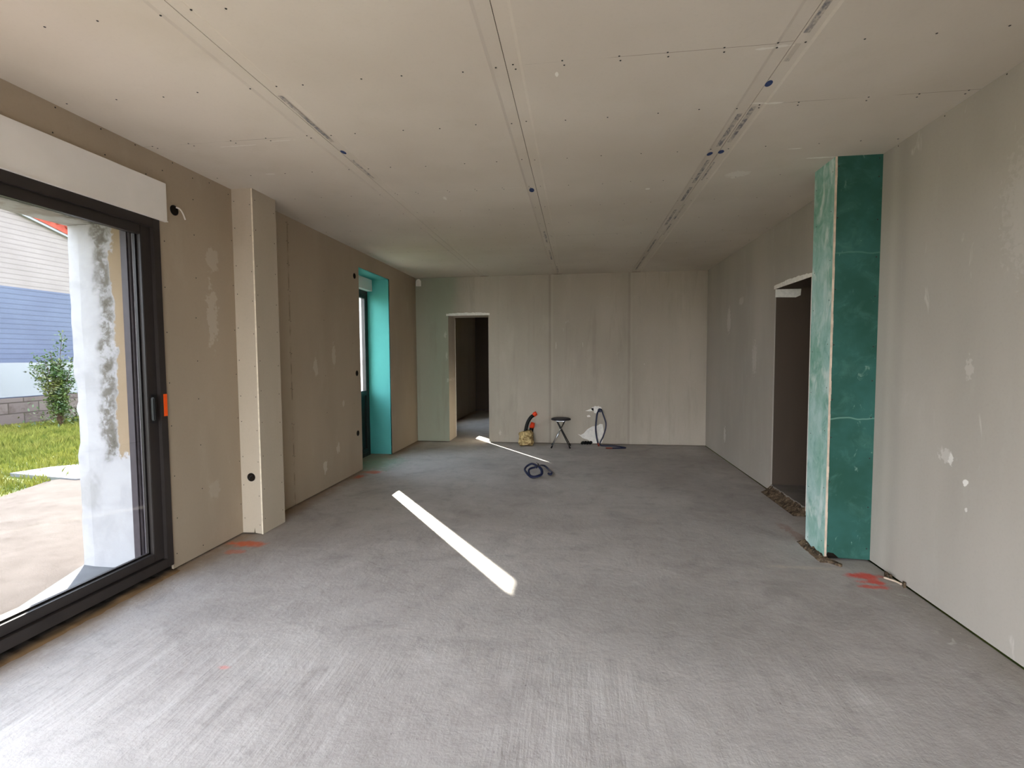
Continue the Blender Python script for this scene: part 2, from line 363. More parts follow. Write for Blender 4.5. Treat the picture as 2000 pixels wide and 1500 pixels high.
# ------------------------------------------------------------------ mesh helpers
class MB:
    def __init__(s): s.bm = bmesh.new(); s.mi = 0
    def face(s, pts):
        try:
            f = s.bm.faces.new([s.bm.verts.new(p) for p in pts]); f.material_index = s.mi; return f
        except ValueError: return None
    def box(s, x0, x1, y0, y1, z0, z1, bev=0.0):
        vs = [s.bm.verts.new((x, y, z)) for x in (x0, x1) for y in (y0, y1) for z in (z0, z1)]
        fs = []
        for q in ((0, 1, 3, 2), (4, 6, 7, 5), (0, 4, 5, 1), (2, 3, 7, 6), (0, 2, 6, 4), (1, 5, 7, 3)):
            f = s.bm.faces.new([vs[i] for i in q]); f.material_index = s.mi; fs.append(f)
        if bev:
            es = list({e for f in fs for e in f.edges})
            bmesh.ops.bevel(s.bm, geom=es, offset=bev, segments=2, affect='EDGES')
        return s
    def prism(s, poly, axis, a, b):   # poly of 2D points, extruded along axis between a and b
        def P(u, v, t):
            return {'x': (t, u, v), 'y': (u, t, v), 'z': (u, v, t)}[axis]
        n = len(poly); A = [s.bm.verts.new(P(u, v, a)) for u, v in poly]; B = [s.bm.verts.new(P(u, v, b)) for u, v in poly]
        for f in [A, B[::-1]]:
            g = s.bm.faces.new(f); g.material_index = s.mi
        for i in range(n):
            g = s.bm.faces.new((A[i], B[i], B[(i+1) % n], A[(i+1) % n])); g.material_index = s.mi
        return s
    def tube(s, pts, r, seg=12, cap=True, ridge=None):
        pts = [Vector(p) for p in pts]; rings = []
        up = Vector((0, 0, 1)); prev = None
        for i, p in enumerate(pts):
            t = (pts[min(i+1, len(pts)-1)] - pts[max(i-1, 0)]).normalized()
            if prev is None:
                a = t.cross(up if abs(t.z) < .9 else Vector((1, 0, 0))).normalized()
            else:
                a = (prev - t*prev.dot(t)).normalized()
            prev = a; b = t.cross(a)
            rr = r[i] if isinstance(r, (list, tuple)) else r
            if ridge and i % 2: rr *= ridge
            rings.append([s.bm.verts.new(p + (a*math.cos(2*math.pi*k/seg) + b*math.sin(2*math.pi*k/seg))*rr) for k in range(seg)])
        for A, B in zip(rings, rings[1:]):
            for k in range(seg):
                f = s.bm.faces.new((A[k], A[(k+1) % seg], B[(k+1) % seg], B[k])); f.material_index = s.mi; f.smooth = True
        if cap:
            for R_ in (rings[0][::-1], rings[-1]):
                f = s.bm.faces.new(R_); f.material_index = s.mi
        return s
    def disc(s, c, ax, r, h, seg=20, r2=None):
        c = Vector(c); ax = Vector(ax).normalized()
        a = ax.orthogonal().normalized(); b = ax.cross(a)
        r2 = r if r2 is None else r2
        A = [s.bm.verts.new(c + (a*math.cos(2*math.pi*k/seg)+b*math.sin(2*math.pi*k/seg))*r) for k in range(seg)]
        B = [s.bm.verts.new(c + ax*h + (a*math.cos(2*math.pi*k/seg)+b*math.sin(2*math.pi*k/seg))*r2) for k in range(seg)]
        for f in (A[::-1], B):
            g = s.bm.faces.new(f); g.material_index = s.mi
        for k in range(seg):
            g = s.bm.faces.new((A[k], A[(k+1) % seg], B[(k+1) % seg], B[k])); g.material_index = s.mi; g.smooth = True
        return s
    def ring(s, c, ax, ro, ri, h, seg=28):
        c = Vector(c); ax = Vector(ax).normalized(); a = ax.orthogonal().normalized(); b = ax.cross(a)
        def R_(r, t): return [s.bm.verts.new(c+ax*t+(a*math.cos(2*math.pi*k/seg)+b*math.sin(2*math.pi*k/seg))*r) for k in range(seg)]
        L = [R_(ro, 0), R_(ro, h), R_(ri, h), R_(ri, 0)]
        for i in range(4):
            A, B = L[i], L[(i+1) % 4]
            for k in range(seg):
                g = s.bm.faces.new((A[k], A[(k+1) % seg], B[(k+1) % seg], B[k])); g.material_index = s.mi
        return s
    def grid_slab(s, axis, us, zs, solid, d0, d1, m0=0, m1=0, ms=0):
        """wall slab with openings: u along the wall, z up, d across. m0/m1 material on d0/d1 face, ms on the sides."""
        def P(u, z, dd): return (dd, u, z) if axis == 'x' else (u, dd, z)
        nu, nz = len(us)-1, len(zs)-1
        sol = [[solid((us[i]+us[i+1])/2, (zs[j]+zs[j+1])/2) for j in range(nz)] for i in range(nu)]
        for i in range(nu):
            for j in range(nz):
                if not sol[i][j]: continue
                u0, u1, z0, z1 = us[i], us[i+1], zs[j], zs[j+1]
                s.mi = m0; s.face([P(u0, z0, d0), P(u1, z0, d0), P(u1, z1, d0), P(u0, z1, d0)])
                s.mi = m1; s.face([P(u0, z0, d1), P(u0, z1, d1), P(u1, z1, d1), P(u1, z0, d1)])
                s.mi = ms
                if i == 0 or not sol[i-1][j]: s.face([P(u0, z0, d0), P(u0, z1, d0), P(u0, z1, d1), P(u0, z0, d1)])
                if i == nu-1 or not sol[i+1][j]: s.face([P(u1, z0, d0), P(u1, z0, d1), P(u1, z1, d1), P(u1, z1, d0)])
                if j == 0 or not sol[i][j-1]: s.face([P(u0, z0, d0), P(u0, z0, d1), P(u1, z0, d1), P(u1, z0, d0)])
                if j == nz-1 or not sol[i][j+1]: s.face([P(u0, z1, d0), P(u1, z1, d0), P(u1, z1, d1), P(u0, z1, d1)])
        s.mi = 0
        return s
    def build(s, name, mats, parent=None, origin=None, merge=False):
        if merge: bmesh.ops.remove_doubles(s.bm, verts=s.bm.verts, dist=1e-5)
        bmesh.ops.recalc_face_normals(s.bm, faces=s.bm.faces)
        if parent is not None: o_ = parent_world(parent)
        elif origin is not None: o_ = Vector(origin)
        else: o_ = Vector((0, 0, 0))
        bmesh.ops.translate(s.bm, vec=-o_, verts=s.bm.verts)
        me = bpy.data.meshes.new(name); s.bm.to_mesh(me); s.bm.free()
        for m in (mats if isinstance(mats, (list, tuple)) else [mats]): me.materials.append(m)
        o = bpy.data.objects.new(name, me); COL.objects.link(o)
        if parent is not None: o.parent = parent
        else: o.location = o_
        return o
def parent_world(o):
    v = Vector(o.location)
    while o.parent: o = o.parent; v = v + Vector(o.location)
    return v
def tag(o, label=None, cat=None, group=None, kind=None):
    for k, v in (('label', label), ('category', cat), ('group', group), ('kind', kind)):
        if v: o[k] = v
    return o
def empty(name, loc, label=None, cat=None, group=None, kind=None):
    o = bpy.data.objects.new(name, None); COL.objects.link(o); o.location = loc; o.empty_display_size = .1
    return tag(o, label, cat, group, kind)
def spline(pts, n=10):
    P = [Vector(p) for p in pts]; P = [2*P[0]-P[1]] + P + [2*P[-1]-P[-2]]; out = []
    for i in range(1, len(P)-2):
        for k in range(n):
            t = k/n; a, b, c, e = P[i-1], P[i], P[i+1], P[i+2]
            out.append(.5*((2*b)+(c-a)*t+(2*a-5*b+4*c-e)*t*t+(3*b-a-3*c+e)*t**3))
    out.append(P[-2]); return out

XL, XR, YB, H = -2.6975, 1.999, 8.124, 2.75
XO = -3.40            # outer face of the left wall
YN = -1.9             # near wall, behind the camera
YE = 13.0             # end of the back room
D1 = (.0, 2.95)      # sliding door opening
W2 = (5.93, 6.94)     # window with the teal reveal
W3 = (9.73, 10.78)     # window of the back room
T = .0125             # plasterboard thickness
GAP = .012            # gap under the boards

# ------------------------------------------------------------------ setting
# floor
b = MB()
b.face([(-2.76, YN-.3, 0), (2.0, YN-.3, 0), (2.0, YE, 0), (-2.76, YE, 0)])
b.face([(-3.2, 5.80, 0), (-2.76, 5.80, 0), (-2.76, 7.05, 0), (-3.2, 7.05, 0)])
b.face([(-3.2, 9.65, 0), (-2.76, 9.65, 0), (-2.76, 10.9, 0), (-3.2, 10.9, 0)])
b.box(-3.2, 2.0, YN-.3, YE, -.15, -.001)
floor = tag(b.build('floor', M['floor']), kind='structure')

# ceiling: four strips of boards with tapered edges, butt gaps, and the slab over them
b = MB()
seams = [XL, -1.525, -.328, .911, XR]
b.mi = 0
for x0, x1 in zip(seams, seams[1:]):
    g = .0016; tw, td = .075, .006
    a0 = x0+(g if x0 != XL else 0); a1 = x1-(g if x1 != XR else 0)
    prof = [(a0, H+T)]
    if x0 != XL: prof += [(a0, H+td), (a0+tw-.014, H+td*.62), (a0+tw, H)]
    else: prof += [(a0, H)]
    if x1 != XR: prof += [(a1-tw, H), (a1-tw+.014, H+td*.62), (a1, H+td)]
    else: prof += [(a1, H)]
    prof += [(a1, H+T)]
    b.prism(prof, 'y', YN, YB)
b.mi = 1
b.box(-3.42, 5.2, YN-.3, YE+.3, H+T+.004, H+.3)
b.mi = 0
b.box(XL, 5.0, YB+.48, YE, H, H+T)
b.box(2.2, 5.0, YN, YB+.48, H, H+T)
ceiling = tag(b.build('ceiling', [M['ceiling'], M['dark_gap']]), kind='structure')

# left wall
def open_left(y, z):
    return (D1[0] < y < D1[1] and z < 2.34) or (W2[0] < y < W2[1] and z < 2.55) or (W3[0] < y < W3[1] and z < 2.55)
ys = [YN-.3, D1[0], D1[1], W2[0], W2[1], W3[0], W3[1], YE]
b = MB()
b.grid_slab('x', ys, [GAP, 2.34, 2.55, H], lambda y, z: not open_left(y, z), XL-T, XL, 1, 0, 0)
# masonry behind, its openings slightly wider outside
yo = [YN-.3, D1[0], 3.0, 5.88, 6.96, 7.045, 9.65, 10.95, YE]
def open_out(y, z):
    return (D1[0] < y < 3.0 and z < 2.32) or (5.88 < y < 7.045 and z < 2.505) or (9.65 < y < 10.95 and z < 2.505)
b.grid_slab('x', yo, [-.1, 2.32, 2.505, H+.1], lambda y, z: not open_out(y, z), XO, -3.10, 2, 1, 2)
def open_mid(y, z):
    return (D1[0] < y < 3.0 and z < 2.32) or (W2[0]-.01 < y < W2[1]+.012 and z < 2.56) or (W3[0]-.01 < y < W3[1]+.012 and z < 2.56)
b.grid_slab('x', [YN-.3, D1[0], 3.0, W2[0]-.01, W2[1]+.012, W3[0]-.01, W3[1]+.012, YE], [-.1, 2.32, 2.56, H+.1], lambda y, z: not open_mid(y, z), -3.10, XL-T-.02, 1, 1, 1)
wall_left = tag(b.build('wall_left', [M['wall_left'], M['masonry'], M['reveal']]), kind='structure')

# old painted embrasure beyond the sliding door, with a chipped outer corner
b = MB()
random.seed(3)
zs = [-.06+i*.024 for i in range(101)]
def edge_x(z):
    n = mnoise.noise(Vector((z*7, 1.3, 0)))*.012+mnoise.noise(Vector((z*26, 4.3, 0)))*.006
    x = -3.392+n*.7
    x += .05*math.exp(-((z-1.20)/.06)**2) + .035*math.exp(-((z-.93)/.09)**2) + .02*math.exp(-((z-1.03)/.03)**2)
    if z < .35: x = -3.398
    return x
xsr = [None, -3.30, -3.2, -3.1, -3.0, -2.80]
cols = []
for z in zs:
    row = []
    for i, x in enumerate(xsr):
        xx = edge_x(z) if x is None else x
        yy = 2.95 + mnoise.noise(Vector((xx*6, z*5, 2)))*.006 + (.012 if x is None else 0)
        row.append((xx, yy, min(z, 2.318)))
    cols.append([(XO, 3.06, min(z, 2.318))]+row)
for r0, r1 in zip(cols, cols[1:]):
    for i in range(len(r0)-1):
        f = b.face([r0[i], r0[i+1], r1[i+1], r1[i]])
b.box(-3.39, -2.80, 2.975, 3.0, -.06, 2.32)
emb = tag(b.build('trim_1', M['reveal'], merge=True), kind='structure')

# far wall
b = MB()
DB = (-2.144, -1.462, 2.118)
op = lambda x, z: not (DB[0] < x < DB[1] and z < DB[2])
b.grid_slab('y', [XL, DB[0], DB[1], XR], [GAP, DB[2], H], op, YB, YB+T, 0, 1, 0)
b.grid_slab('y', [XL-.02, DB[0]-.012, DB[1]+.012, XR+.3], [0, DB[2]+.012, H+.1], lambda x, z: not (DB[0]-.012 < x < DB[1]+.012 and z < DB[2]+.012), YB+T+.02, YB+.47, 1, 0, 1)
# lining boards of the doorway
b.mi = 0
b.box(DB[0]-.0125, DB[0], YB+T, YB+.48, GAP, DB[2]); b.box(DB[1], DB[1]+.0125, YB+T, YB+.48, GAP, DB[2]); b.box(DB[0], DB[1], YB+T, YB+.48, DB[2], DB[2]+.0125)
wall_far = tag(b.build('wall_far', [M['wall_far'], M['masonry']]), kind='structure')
# back room
b = MB()
b.box(-3.2, 5.0, YE, YE+.2, 0, H+.1)
b.box(XR-.4, XR-.3, YB+.48, YE, 0, H+.1)
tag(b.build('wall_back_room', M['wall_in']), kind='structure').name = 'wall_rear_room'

# right wall
DR = (4.632, 5.44, 2.105)
b = MB()
b.grid_slab('x', [YN, DR[0], DR[1], YB+.5], [GAP, DR[2], H], lambda y, z: not (DR[0] < y < DR[1] and z < DR[2]), XR, XR+T, 0, 1, 0)
b.grid_slab('x', [YN-.3, DR[0]-.0125, DR[1]+.0125, YB+.5], [0, DR[2]+.0125, H+.1], lambda y, z: not (DR[0]-.0125 < y < DR[1]+.0125 and z < DR[2]+.0125), XR+T+.02, XR+.25, 1, 1, 1)
b.mi = 2
b.box(XR+T, XR+.262, DR[1], DR[1]+.0125, .08, DR[2]); b.box(XR+T, XR+.262, DR[0]-.0125, DR[0], .08, DR[2]); b.box(XR+T, XR+.262, DR[0]-.0125, DR[1]+.0125, DR[2], DR[2]+.0125)
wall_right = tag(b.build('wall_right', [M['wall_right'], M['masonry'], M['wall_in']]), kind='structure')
# side room beyond the right doorway
b = MB()
b.box(XR+.262, 5.0, DR[1], DR[1]+.1, 0, H); b.box(4.9, 5.0, 3.0, 7.0, 0, H); b.box(XR+.262, 5.0, 2.9, 3.0, 0, H)
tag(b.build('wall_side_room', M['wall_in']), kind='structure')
b = MB()
pts = []
random.seed(5)
n = 30
for i in range(n+1):
    y = 4.5+i*(5.5-4.5)/n
    pts.append((2.0+random.uniform(-.006, .008), y))
poly = pts+[(4.9, 5.5), (4.9, 6.99), (XR+.262, 6.99), (XR+.262, 5.44)]
b.prism([(x, y) for x, y in pts if 4.63 <= y <= 5.44]+[(2.27, 5.44), (2.27, 4.63)], 'z', 0, .08)
b.box(2.262, 4.9, 3.0, 7.0, -.02, .08)
tag(b.build('floor_side_room', M['inner_floor']), kind='structure')

# near wall behind the camera, unseen; wide opening added to brighten the room
b = MB()
b.grid_slab('y', [XL-.7, -2.3, 1.0, XR+.3], [0, 2.1, H+.1], lambda x, z: not (-2.3 < x < 1.0 and z < 2.1), YN-.3, YN, 0, 0, 0)
tag(b.build('wall_near', M['wall_right']), kind='structure')

# ------------------------------------------------------------------ screws, prints, patches on the boards
me_s = MB(); me_s.disc((0, 0, 0), (0, 0, -1), .0042, .0012, 12, .0034); scr0 = me_s.build('screw', M['screw']); screw_mesh = scr0.data
bpy.data.objects.remove(scr0)
def screw(parent, loc, rot=(0, 0, 0), s=1.0, name='screw'):
    o = bpy.data.objects.new(name, screw_mesh); COL.objects.link(o); o.parent = parent
    o.location = Vector(loc)-parent_world(parent); o.rotation_euler = rot; o.scale = (s, s, s); return o
ROT = {'down': (0, 0, 0), '+x': (0, -math.pi/2, 0), '-x': (0, math.pi/2, 0), '-y': (-math.pi/2, 0, 0)}
random.seed(11)
rows = [1.795+.5385*k for k in range(12)]
strips = [[-2.63, -2.36, -2.11, -1.85, -1.60], [-1.46, -1.30, -1.04, -.80, -.56, -.375], [-.29, -.085, .18, .41, .65, .845], [.955, 1.165, 1.48, 1.745, 1.95]]
double = {(2, 1), (3, 2), (0, 2), (1, 4), (2, 7), (3, 8), (0, 8)}
pts = []
for r, y in enumerate(rows):
    for si, st in enumerate(strips):
        for x in st:
            xx = x+random.uniform(-.03, .03)*(0 if x in (st[0], st[-1]) else 1)
            if (si, r) in double:
                pts.append((xx-.004, y+.0+random.uniform(-.004, .004)-.016)); pts.append((xx+.004, y+.018))
            else: pts.append((xx, y+random.uniform(-.012, .012)))
pts = [p for p in pts if not (p[0] > 1.6 and 3.6 < p[1] < 4.0)]
pts.sort(key=lambda p: p[1])
for x, y in pts[:100]: screw(ceiling, (x, y, H), ROT['down'], 1.1)
b = MB()
for x, y in pts[100:]: b.disc((x, y, H), (0, 0, -1), .004, .001, 8)
tag(b.build('distant_screws', M['screw'], ceiling), kind='stuff')
# printed marks along the board edges (lie on the tapered edges)
def strip_print(x0, x1, y0, y1, mat='print'):
    def zt(x):
        d_ = min(abs(x-s_) for s_ in seams[1:-1]); return H+.006*max(0, 1-d_/.07)-.0006
    b = MB(); n = max(2, int((x1-x0)/.01))
    xs = [x0+(x1-x0)*i/n for i in range(n+1)]
    for a, c in zip(xs, xs[1:]):
        b.face([(a, y0, zt(a)), (c, y0, zt(c)), (c, y1, zt(c)), (a, y1, zt(a))])
    return b.build('edge_print', M[mat], ceiling, merge=True)
def dot_print(x, y, rx, ry):
    def zt(x):
        d_ = min(abs(x-s_) for s_ in seams[1:-1]); return H+.006*max(0, 1-d_/.07)-.0007
    b = MB(); b.face([(x+rx*math.cos(k*math.pi/10), y+ry*math.sin(k*math.pi/10), zt(x+rx*math.cos(k*math.pi/10))) for k in range(20)])
    return b.build('print_dot', M['print_dot'], ceiling)
for a in ((-1.512, -1.488, 2.42, 2.97), (.921, .945, 1.6, 2.27), (.921, .943, 2.34, 2.47), (.920, .944, 2.88, 3.33), (.868, .896, 2.95, 3.38), (.866, .892, 3.60, 4.05), (.922, .934, 3.65, 4.0), (.87, .895, 4.15, 4.5), (.868, .895, 4.75, 5.3), (.92, .935, 4.6, 5.1), (.92, .935, 5.25, 5.7), (.868, .89, 5.9, 6.6), (.868, .89, 6.9, 7.9), (-.366, -.345, 5.35, 5.9), (-.366, -.345, 6.3, 6.9), (-.318, -.30, 7.4, 7.95), (-1.515, -1.495, 3.25, 3.6)):
    strip_print(*a)
for a in ((.925, 2.655, .016, .03), (.858, 3.49, .018, .03), (.925, 3.475, .018, .03), (-1.506, 3.125, .016, .03), (-.366, 4.03, .02, .05)):
    dot_print(*a)

wl = [(2.329, 2.735), (2.579, 2.736), (2.801, 2.739), (3.086, 2.738), (2.309, 2.599), (2.597, 2.6), (2.87, 2.588), (2.999, 2.657), (3.259, 2.698), (3.255, 2.548), (3.252, 2.301), (3.255, 2.0), (3.24, 1.716), (2.991, 2.199), (2.98, 1.897), (2.98, 1.601), (2.983, 1.265), (3.238, 1.409), (2.984, .977), (3.234, 1.138), (3.236, .804), (2.992, .635), (3.234, .486), (3.0, .345), (3.222, .071), (2.985, .105), (3.42, 2.72), (3.62, 2.70),
      (3.64, 2.35), (3.64, 2.0), (3.64, 1.65), (3.64, 1.3), (3.64, .95), (3.64, .6), (3.64, .25)]
for z in (2.69, 2.519, 2.311, 2.066, 1.784, 1.479, 1.138, .801, .494): wl += [(4.395, z), (4.425, z-.01)]
wl += [(5.051, 1.83), (5.052, 1.233), (5.064, 2.137), (5.066, .832), (5.732, .871), (5.73, 1.6), (5.73, 2.1), (7.0, 1.8), (7.0, 1.2)]
for y, z in wl: screw(wall_left, (XL, y, z), ROT['+x'], .95)
for y, z in ((2.2, 2.735), (2.7, 2.74), (3.1, 2.735), (3.5, 2.737)): screw(wall_right, (XR, y, z), ROT['-x'], .9)

# filler over the doorways, corner patch
def ragged(name, parent, axis, d_, u0, u1, z0, z1, amp, th=.0025, mat='filler', seed=1, n=26):
    rnd = random.Random(seed); lo, hi = [], []
    for i in range(n+1):
        u = u0+(u1-u0)*i/n; e = math.sin(math.pi*min(1, max(0, i/n)))**.35 if i not in (0, n) else .35
        lo.append((u, z0-rnd.uniform(0, amp)*.3)); hi.append((u, z0+(z1-z0)*(.45+.55*e)+rnd.uniform(-amp, amp)))
    b = MB(); poly = lo+hi[::-1]
    A = [((d_, u, z) if axis == 'x' else (u, d_, z)) for u, z in poly]
    dd = th
    b.prism(poly, axis, d_, d_+dd if axis == 'x' and d_ < 0 else d_-dd)
    return b.build(name, M[mat], parent)
ragged('filler_patch', wall_far, 'y', YB, DB[0]-.03, DB[1]+.02, DB[2]-.002, DB[2]+.045, .004, seed=2)
ragged('filler_patch', wall_far, 'y', YB, -2.69, -2.60, 2.615, 2.735, .004, seed=4)
ragged('filler_patch', wall_right, 'x', XR, DR[0]-.0, DR[1]+.02, DR[2]-.002, DR[2]+.045, .004, seed=3)
b = MB(); b.box(XR-.003, XR+.004, DR[0]-.012, DR[0]+.001, .05, DR[2]+.03); b.build('corner_bead', M['filler'], wall_right)
b = MB(); b.prism([(XR+.004, 2.02), (XR+.20, 2.015), (XR+.245, 2.035), (XR+.25, 2.1), (XR+.004, 2.1)], 'y', DR[1]-.003, DR[1]+.001); b.build('filler_patch', M['filler'], wall_right)
b = MB(); b.box(DB[0]-.004, DB[0]+.002, YB-.003, YB+.004, .02, DB[2]); b.box(DB[1]-.002, DB[1]+.004, YB-.003, YB+.004, .02, DB[2]); b.build('corner_bead', M['wall_far'], wall_far)
b = MB(); b.box(DB[0]-.003, DB[0]+.004, YB+.46, YB+.483, .02, DB[2]-.01); b.build('corner_bead', M['filler'], wall_far)

# ------------------------------------------------------------------ sliding door (door_1)
door = empty('door_1', (-2.74, D1[0], 0), kind='structure')
b = MB()
b.box(-2.80, XL+.008, D1[1]-.052, D1[1], .045, 2.335, .002)
b.box(-2.80, XL+.008, D1[0], D1[0]+.05, .045, 2.335, .002)
b.box(-2.80, XL+.008, D1[0]+.05, D1[1]-.052, 2.265, 2.335, .002)
b.box(-2.80, XL+.008, D1[0]+.05, D1[1]-.052, .045, .105, .002)
b.box(-2.745, -2.735, D1[0]+.05, D1[1]-.052, .105, .118)
b.build('door_frame', M['frame'], door)
def sash(y0, y1, xc, handle):
    z0, z1 = .109, 2.272; w_ = .078; h_ = .055
    b = MB(); t = .022
    b.box(xc-t, xc+t, y1-w_, y1, z0, z1, .003); b.box(xc-t, xc+t, y0, y0+w_, z0, z1, .003)
    b.box(xc-t, xc+t, y0+w_, y1-w_, z0, z0+h_, .003); b.box(xc-t, xc+t, y0+w_, y1-w_, z1-h_-.01, z1, .003)
    # glazing bead step
    b.box(xc-t-.004, xc-.008, y1-w_-.012, y1-w_, z0+h_, z1-h_-.01); b.box(xc-t-.004, xc-.008, y0+w_, y0+w_+.012, z0+h_, z1-h_-.01)
    b.box(xc-t-.004, xc-.008, y0+w_, y1-w_, z0+h_, z0+h_+.01)
    s_ = b.build('door_sash', M['frame'], door)
    b = MB(); b.box(xc-.012, xc-.006, y0+w_, y1-w_, z0+h_, z1-h_-.01); b.build('glass_pane', M['glass'], s_)
    if handle:
        b = MB(); yc = y1-.038
        b.box(xc+t, xc+t+.008, yc-.017, yc+.017, 1.01, 1.20, .003)
        b.box(xc+t+.006, xc+t+.032, yc-.028, yc-.008, 1.03, 1.18, .005)
        b.disc((xc+t+.008, yc+.004, 1.075), (1, 0, 0), .008, .004, 16)
        b.build('door_handle', M['frame_black'], s_)
sash(1.45, D1[1]-.048, -2.735, True)
b = MB(); b.box(XL+.008, XL+.0095, D1[1]-.03, D1[1]-.002, 1.05, 1.195); b.build('orange_sticker', M['sticker'], door)['label'] = 'bright orange sticker'
# shutter guide and pale profile on the outside
b = MB(); b.box(-2.925, -2.855, 2.888, 2.949, .02, 2.31, .002); b.box(-2.912, -2.868, 2.878, 2.889, .02, 2.31, .001); b.build('shutter_guide', M['guide'], door)
b = MB(); b.box(-2.854, -2.80, 2.90, 2.949, .02, 2.31, .002); b.build('frame_extension', M['guide_light'], door)
# roller shutter box
b = MB(); b.box(XL+.0005, XL+.022, .1, 3.0, 2.322, 2.572, .003)
b.box(XL+.022, XL+.026, .1, 3.0, 2.322, 2.328)
sb = tag(b.build('shutter_box', M['shutter_white'], origin=(XL, 1.6, 2.322)), 'long white roller shutter box cover mounted on the left wall above the dark sliding door', 'shutter box')
# crumbly recess under the frame
def rough_strip(name, x0, x1, y0, y1, z_of, nx, ny, mat, parent=None, kind=None, seed=0):
    b = MB(); V = []
    for i in range(nx+1):
        r = []
        for j in range(ny+1):
            x = x0+(x1-x0)*i/nx; y = y0+(y1-y0)*j/ny
            r.append(b.bm.verts.new((x, y, z_of(i/nx, x, y))))
        V.append(r)
    for i in range(nx):
        for j in range(ny):
            b.bm.faces.new((V[i][j], V[i+1][j], V[i+1][j+1], V[i][j+1]))
    # skirt down so the crust is solid
    per = [V[i][0] for i in range(nx+1)]+[V[nx][j] for j in range(1, ny+1)]+[V[i][ny] for i in range(nx-1, -1, -1)]+[V[0][j] for j in range(ny-1, 0, -1)]
    low = [b.bm.verts.new((v.co.x, v.co.y, -.01)) for v in per]
    for k in range(len(per)):
        b.bm.faces.new((per[k], low[k], low[(k+1) % len(per)], per[(k+1) % len(per)]))
    o = b.build(name, M[mat], parent)
    if kind: o['kind'] = kind
    return o
def nz(x, y, s, o=0): return mnoise.noise(Vector((x*s, y*s, o)))
rough_strip('trim_2', -2.79, -2.62, D1[0], D1[1]+.01, lambda t, x, y: .042*(1-t)**1.5*(1+.5*nz(x, y, 20))-.004*t+.012*nz(x, y, 9, 3)*(1-t), 10, 170, 'dirt', kind='structure')

# ------------------------------------------------------------------ window with teal reveal (window_2) and its twin in the back room (window_3)
def french_window(name, w_, lining, zs_=.95):
    y0, y1 = w_
    root = empty(name, (-3.05, y0, 0), kind='structure')
    b = MB()
    b.box(-3.10, XL-.001, y1, y1+.012, .012, 2.55); b.box(-3.10, XL-.001, y0-.0095, y0, .012, 2.55)
    b.build('reveal_panel', lining, root)
    b = MB(); b.box(-3.10, XL-.001, y0, y1, 2.55, 2.5595); b.build('reveal_top_panel', lining, root)
    b = MB(); b.box(-3.10, -2.955, y0, y1, 2.385, 2.549, .002); b.build('shutter_box', M['shutter_white'], root)
    b = MB(); xa, xb = -3.10, -3.03
    b.box(xa, xb, y0, y0+.05, .0, 2.384); b.box(xa, xb, y1-.05, y1, .0, 2.384); b.box(xa, xb, y0+.05, y1-.05, 2.325, 2.384); b.box(xa, xb, y0+.05, y1-.05, .0, .055)
    b.build('window_frame', M['frame'], root)
    ym = y0+.36
    for a, c in ((y0+.05, ym), (ym, y1-.05)):
        b = MB(); xa, xb = -3.085, -3.035; s_ = .045
        b.box(xa, xb, a, a+s_, .055, 2.325); b.box(xa, xb, c-s_, c, .055, 2.325)
        b.box(xa, xb, a+s_, c-s_, 2.275, 2.325); b.box(xa, xb, a+s_, c-s_, .055, .11); b.box(xa, xb, a+s_, c-s_, zs_-.065, zs_)
        sh = b.build('window_sash', M['frame'], root)
        b = MB(); b.box(-3.066, -3.054, a+s_, c-s_, .11, zs_-.065); b.build('lower_panel', M['frame_black'], sh)
        b = MB(); b.box(-3.063, -3.058, a+s_, c-s_, zs_, 2.275); b.build('glass_pane', M['glass_clear'], sh)
    return root
french_window('window_2', W2, M['teal'])
french_window('window_3', W3, M['wall_far'], 1.06)

# ------------------------------------------------------------------ boxed columns
cL = empty('plasterboard_column', (-2.6, 3.655, 0), 'beige plasterboard boxed column standing out from the left wall with a black socket hole low down', 'column')
cx, cy0, cy1 = -2.520, 3.655, 3.957
b = MB(); b.prism([(XL, .012), (-2.60, .014), (-2.592, .06), (-2.588, .012), (cx-T, .006), (cx-T, H), (XL, H)], 'y', cy0, cy0+T); pF = b.build('front_panel', M['column'], cL)
b = MB(); b.mi = 0; b.box(cx-T, cx, cy0, cy1, .004, H); b.mi = 1; b.box(cx-T+.0005, cx-.0005, cy0-.0008, cy0, .004, H); b.build('side_panel', [M['column'], M['gypsum']], cL)
b = MB(); b.box(XL, cx-T, cy1-T, cy1, .004, H); b.build('rear_panel', M['column'], cL)
b = MB(); b.box(XL, cx-T-.02, cy0+T+.02, cy1-T-.02, 0, H-.01); b.build('shade_block', M['dark_gap'], cL)  # dark block added inside so the gap under the boards looks shaded
random.seed(4)
for k in range(11):
    z = 2.68-k*.255
    screw(cL, (XL+.018+.006*random.random(), cy0, z+random.uniform(-.03, .03)), ROT['-y'], .9)
    screw(cL, (cx-.026, cy0, z-.05+random.uniform(-.02, .02)), ROT['-y'], .8)
    screw(cL, (cx, cy0+.03, z+random.uniform(-.02, .02)), ROT['+x'], .9)
    screw(cL, (cx, cy1-.03, z-.03+random.uniform(-.02, .02)), ROT['+x'], .9)
cR = empty('green_column', (1.85, 3.655, 0), 'dark green moisture-resistant plasterboard boxed column beside the right wall', 'column')
gx, gy0, gy1 = 1.705, 3.655, 3.945
b = MB(); b.prism([(gx+T, .03), (gx+.022, .055), (gx+.06, .05), (gx+.095, .018), (XR, .012), (XR, H), (gx+T, H)], 'y', gy0, gy0+T); b.build('front_panel', M['green'], cR)
b = MB(); b.mi = 0; b.box(gx, gx+T, gy0, gy1, .02, H); b.mi = 1
zz = [.02+i*(H-.02)/60 for i in range(61)]
